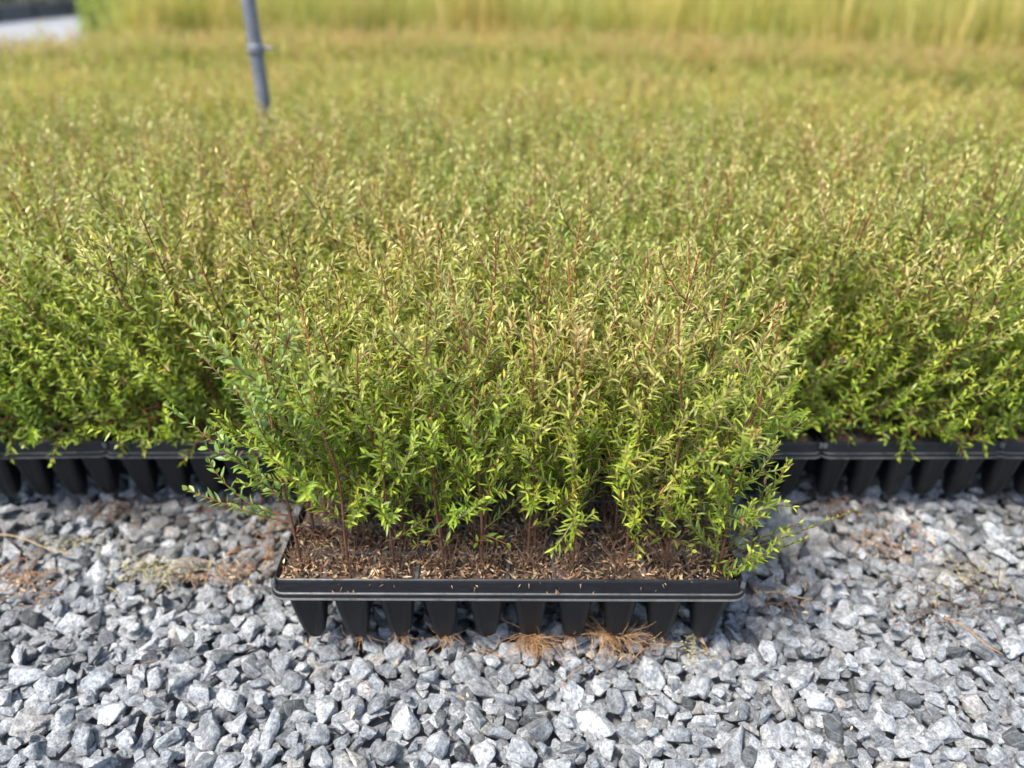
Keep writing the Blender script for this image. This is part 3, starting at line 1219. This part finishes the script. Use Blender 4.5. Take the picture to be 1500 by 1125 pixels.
GC = [np.array((0.35, 0.33, 0.11)), np.array((0.42, 0.37, 0.13)), np.array((0.25, 0.27, 0.09)), np.array((0.42, 0.38, 0.16))]
TUFTS = [tuft(70 + k, [0.8, .9, .75, .85, .95, .7][k], 34, .22, GC) for k in range(6)]
pts, tn = [], []
gx0 = unproj(165, 45, 0.44)[0] * 1.12
for k in range(5200):
    x = rnd.uniform(gx0, 7.5)
    y = poly_y(E3, 0.44, x) + 0.35 + rnd.uniform(0, 3.2)
    if x > unproj(1420, 8, 0.5)[0] + 3.5 and y > 6:
        continue
    if x < gx0 + (y - 5.0) * -0.15 + 0.15:
        continue
    pts.append((x, y, ZG, rnd.uniform(.8, 1.15), (rnd.gauss(0, .05), rnd.gauss(0, .05), rnd.uniform(0, 6.28)), rnd.randrange(6)))
    tn.append(min(.3, max(0, .1 + .2 * mnoise.noise(Vector((x * .9, y * .5, 2))))))
o = scatter('tall_grass', pts, TUFTS, tn)
tag(o, 'stand of tall pale yellow-green grass at the back', 'grass', kind='stuff')


def shrub(name, loc, rx, rz_, n, seed, cols, label, cat, group=None, Lf=.05, Wf=.02, stems=7):
    rng = np.random.default_rng(seed)
    root = empty(name, loc)
    tag(root, label, cat, group)
    lv, st = MB(), MB()
    P = rng.normal(0, 1, (n, 3))
    P = norm(P) * rng.uniform(.35, 1, (n, 1)) ** .5
    bump_ = np.array([1 + .28 * mnoise.noise(Vector(p) * 2.3 + Vector((seed, 0, 0))) for p in P])[:, None]
    P = P * bump_ * np.array([rx, rx, rz_]) + np.array([0, 0, rz_ * 1.02])
    P[:, 2] = np.maximum(P[:, 2], 0.03)
    D = rng.normal(0, 1, (n, 3)) + np.array([0, 0, .5])
    N = rng.normal(0, .4, (n, 3)) + np.array([0, 0, 1.0])
    c = np.array(cols)[rng.integers(len(cols), size=n)] * rng.uniform(.75, 1.25, (n, 1))
    add_leaves(lv, P, D, N, Lf * rng.uniform(.6, 1.2, n), Wf * rng.uniform(.7, 1.2, n), c, c * 1.1, detail=False)
    for k in range(stems):
        a = rng.uniform(0, 6.28)
        e = np.array([math.cos(a) * rx * .6, math.sin(a) * rx * .6, rz_ * rng.uniform(1.0, 1.7)])
        u = np.linspace(0, 1, 6)[:, None]
        add_tube(st, e * u + np.array([0, 0, .15 * rz_]) * u * (1 - u), np.linspace(rx * .03, rx * .01, 6), 5, BROWN, BROWN)
    st.build('stem', BARK, root)
    f = lv.build('foliage', LEAF, root)
    tag(f, kind='stuff')
    return root


sx_, sy_ = unproj(152, 40, 0.36)
shrub('round_shrub', (sx_ * 1.0, sy_, ZG), 0.19, 0.34, 2600, 3, [np.array((.34, .37, .07)), np.array((.24, .30, .06)), np.array((.18, .22, .05))], 'small bright green rounded shrub at the end of the tall grass', 'shrub')

# dark far row: black trays with dark plants across the gravel road
DK = [DEEP * .7, np.array((0.05, .055, .02)), np.array((0.06, .05, .025))]
p0 = np.array(unproj(-60, 40, ZG))
p1 = np.array(unproj(150, 19, ZG))
dirv = (p1 - p0) / np.linalg.norm(p1 - p0)
nrm_ = np.array([-dirv[1], dirv[0]])
if nrm_[1] < 0:
    nrm_ = -nrm_
ang = math.atan2(dirv[1], dirv[0])
total = np.linalg.norm(p1 - p0)
mb = MB()
add_box(mb, -.5, .5, 0, .5, 0, .22)
add_box(mb, -.52, .52, -.02, .52, .222, .25)
BENCH = mb.mesh('tray_body', [PLASTIC])
k = 0
d = -1.0
far_lab = 'black crate of dark foliage plants in the row across the pale gravel road'
while d < total + 2.5:
    c = p0 + dirv * (d + .55) + nrm_ * .05
    t = empty('plant_crate', (c[0], c[1], ZG), ang)
    tag(t, far_lab, 'crate', 'dark plant crates across the gravel road')
    link(bpy.data.objects.new('crate_body', BENCH), t)
    rng = np.random.default_rng(40 + k)
    n = 1500
    P = np.stack([rng.uniform(-.5, .5, n), rng.uniform(0.02, .5, n), rng.uniform(.24, 1.0, n)], axis=1)
    lv = MB()
    cc = np.array(DK)[rng.integers(3, size=n)] * rng.uniform(.7, 1.3, (n, 1))
    add_leaves(lv, P, rng.normal(0, .5, (n, 3)) + np.array([0, 0, .6]), rng.normal(0, 1, (n, 3)), rng.uniform(.05, .11, n), rng.uniform(.018, .035, n), cc, cc, detail=False)
    tag(lv.build('foliage', LEAF, t), kind='stuff')
    d += 1.1
    k += 1

# dark hedge beyond the grass and the crates
k = 0
for hx_ in [q for q in np.arange(-16, 22, 1.7) if q < -7 or q > 4.5]:
    shrub('hedge_bush', (hx_ + rnd.uniform(-.3, .3), 17.5 + rnd.uniform(-.6, .6) - (5.5 if hx_ > 6 else 0), ZG), 1.25, 1.1 + rnd.uniform(0, .3), 2600, 60 + k, [DEEP, DEEP * .7, np.array((.035, .06, .02))],
          'dark green hedge bush far beyond the beds', 'bush', 'hedge bushes along the back', Lf=.16, Wf=.07)
    k += 1


# ------------------------------------------------------------------ litter, roots, twigs
def litter(mb, pts, rng, lmin, lmax, wmin, wmax, cols, tilt=.35):
    n = len(pts)
    a = rng.uniform(0, 6.28, n)
    D = np.stack([np.cos(a), np.sin(a), rng.normal(0, tilt, n)], axis=1)
    N = np.stack([rng.normal(0, .4, n), rng.normal(0, .4, n), np.ones(n)], axis=1)
    c = np.array(cols)[rng.integers(len(cols), size=n)] * rng.uniform(.6, 1.3, (n, 1))
    add_leaves(mb, np.asarray(pts), D, N, rng.uniform(lmin, lmax, n), rng.uniform(wmin, wmax, n), c, c * .9, curl=rng.normal(.1, .25, n), fold=.3, detail=False)


rng = np.random.default_rng(8)
LC = [(0.36, .22, .12), (.25, .14, .08), (.15, .08, .05), (.50, .38, .23), (.11, .06, .04), (.42, .30, .17), (.19, .11, .07)]
mb = MB()
pts = []
for j in range(NY):
    for i in range(NX):
        cx, cy_ = cell_xy(i, j)
        n = 150 if j < 2 else 30
        u = rng.uniform(-.0265, .0265, (n, 2))
        z = SOILZ + 0.002 + rng.uniform(0, .007, n) + 0.004 * np.exp(-(u ** 2).sum(1) / .00012)
        pts.append(np.column_stack([u + [cx, cy_], z]))
P = np.concatenate(pts)
litter(mb, P, rng, .005, .015, .0014, .0036, LC)
# a few dry leaves caught on the front skirt
for (fx, fz) in ((-.205, .104), (-.187, .103), (-.18, .105), (.045, .1035), (.055, .104), (.10, .1035), (-.235, .095), (.06, .099)):
    add_leaves(mb, np.array([[fx, -TD / 2 - .0065, fz]]), np.array([[rng.normal(0, .5), -.15, -1.0 if fz > .102 else .4]]), np.array([[0, -1.0, .2]]), np.array([.011]), np.array([.0026]), np.array([[.36, .22, .12]]), np.array([[.30, .2, .12]]))
lt = mb.build('leaf_litter', LITTER, tray)
tag(lt, kind='stuff')
# fibrous dry stalks round the stem bases
mb = MB()
for j in range(3):
    for i in range(NX):
        cx, cy_ = cell_xy(i, j)
        for k in range(34):
            a = rng.uniform(0, 6.28)
            p = np.array([cx + rng.normal(0, .008), cy_ + rng.normal(0, .007), SOILZ])
            h = rng.uniform(.012, .045)
            e = p + np.array([math.cos(a) * h * .6, math.sin(a) * h * .6, h])
            mid = (p + e) / 2 + rng.normal(0, .004, 3)
            u = np.linspace(0, 1, 5)[:, None]
            add_tube(mb, p * (1 - u) ** 2 + 2 * mid * u * (1 - u) + e * u * u, np.linspace(.00065, .0003, 5), 3, (.13, .07, .045), (.24, .15, .09))
tag(mb.build('dry_stalk_litter', LITTER, tray), kind='stuff')
# perlite grains
mb = MB()
ico = bmesh.new()
bmesh.ops.create_icosphere(ico, subdivisions=1, radius=1)
IV = np.array([v.co for v in ico.verts])
IF = [[v.index for v in f.verts] for f in ico.faces]
ico.free()
for k in range(130):
    i, j = rng.integers(0, 10), rng.integers(0, 2)
    cx, cy_ = cell_xy(i, j)
    r = rng.uniform(.0006, .0015)
    mb.add(IV * r * rng.uniform(.7, 1.2, 3) + [cx + rng.uniform(-.023, .023), cy_ + rng.uniform(-.023, .023), SOILZ + .0045], IF, (.62, .58, .50, 1), 0, False)
tag(mb.build('perlite', LITTER, tray), kind='stuff')

# root hairs growing out of the cell bottoms
ROOTN = {0: 5, 1: 12, 2: 16, 3: 30, 4: 3, 5: 120, 6: 18, 7: 110, 8: 8, 9: 3}
for i, n in ROOTN.items():
    mb = MB()
    for k in range(n):
        a = rng.normal(-1.57, .75 if n < 40 else .5)
        ln = rng.uniform(.018, .045) * (1.4 if n > 40 else .95)
        p = np.array([rng.normal(0, .004), rng.normal(-.003, .003), .003])
        if i == 7:
            a = rng.normal(-1.0, .6) + math.pi * (rng.random() < .4)
            p += [rng.uniform(-.03, .02), -.002, .003]
        d = np.array([math.cos(a), math.sin(a), rng.normal(.1, .25)])
        pts = [p]
        for q in range(6):
            pts.append(pts[-1] + d * ln / 6)
            d = norm(d + rng.normal(0, .28, 3) + np.array([0, 0, -.04]))
            if pts[-1][2] < -.004:
                pts[-1][2] = -.004
                d[2] = abs(d[2]) * .3
        c = np.array((.42, .25, .12)) * rng.uniform(.5, 1.3)
        add_tube(mb, pts, np.linspace(.00045, .0002, 7), 3, c, c * 1.15)
    tag(mb.build('root_tuft', LITTER, CELLOBJ[i, 0]), kind='stuff')

# plant debris lying between the stones
mb = MB()
spots = [(330, 838, 70, 26, 190, 0), (230, 838, 60, 18, 170, 1), (30, 850, 45, 26, 150, 0), (160, 745, 70, 16, 130, 2), (330, 745, 60, 20, 110, 2), (110, 795, 60, 10, 50, 1),
         (1300, 790, 90, 40, 170, 0), (1380, 890, 80, 40, 150, 2), (1230, 745, 60, 18, 130, 2), (1420, 840, 60, 30, 60, 1), (1150, 870, 60, 30, 60, 0),
         (720, 1000, 700, 90, 45, 0), (1010, 940, 20, 30, 50, 1), (400, 790, 30, 40, 90, 0), (1290, 700, 120, 14, 90, 1), (850, 960, 250, 20, 40, 0)]
PAL = [LC, [(.36, .32, .15), (.33, .26, .16), (.26, .25, .12), (.42, .37, .25)], [(.09, .06, .04), (.14, .085, .055), (.055, .04, .03), (.2, .13, .08)]]
for (sx0, sy0, wx0, wy0, n, pal) in spots:
    P = []
    for k in range(n):
        x, y = unproj(sx0 + rng.normal(0, wx0 * .5), sy0 + rng.normal(0, wy0 * .5), 0)
        P.append((x, y, rng.uniform(-.006, .006)))
    litter(mb, P, rng, .005, .014, .0012, .0034, PAL[pal], .25)
    for k in range(n // 6):
        x, y = P[rng.integers(n)][:2]
        a = rng.uniform(0, 6.28)
        ln = rng.uniform(.015, .05)
        u = np.linspace(0, 1, 5)[:, None]
        add_tube(mb, np.array([x, y, .002]) + np.array([math.cos(a), math.sin(a), rng.normal(0, .12)]) * ln * u + np.array([0, 0, .006]) * u * (1 - u) * 4, .0006, 3, PAL[pal][0], PAL[pal][1])
gl = mb.build('plant_debris', LITTER)
tag(gl, 'brown and yellow dry plant debris caught between the stones', 'debris', kind='stuff')


def twig(a, b, z, label, c, r=.0011):
    x0, y0 = unproj(*a, z)
    x1, y1 = unproj(*b, z)
    root = MB()
    u = np.linspace(0, 1, 8)[:, None]
    L = np.array([x1 - x0, y1 - y0, .002])
    nn = np.array([-L[1], L[0], 0])
    P = L * u + nn * .015 * np.sin(u * 7) + np.array([0, 0, .003]) * np.sin(u * 5)
    add_tube(root, P, np.linspace(r, r * .6, 8), 6, c, np.array(c) * 1.2, cap=True)
    add_tube(root, [P[3], P[3] + nn * .12 + L * .08 + np.array([0, 0, .004])], [r * .6, r * .35], 5, c, c, cap=True)
    o = root.build('twig', LITTER)
    o.location = (x0, y0, z)
    tag(o, label, 'twig')


twig((1385, 905), (1467, 957), .008, 'straight brown twig lying across the gravel on its own', (.30, .18, .09))
twig((0, 783), (105, 812), .008, 'long pale dry twig lying on the gravel before the askew tray', (.36, .26, .15))
twig((1120, 868), (1190, 877), .008, 'short tan twig on the gravel beside the corner of the lone tray', (.40, .28, .17))
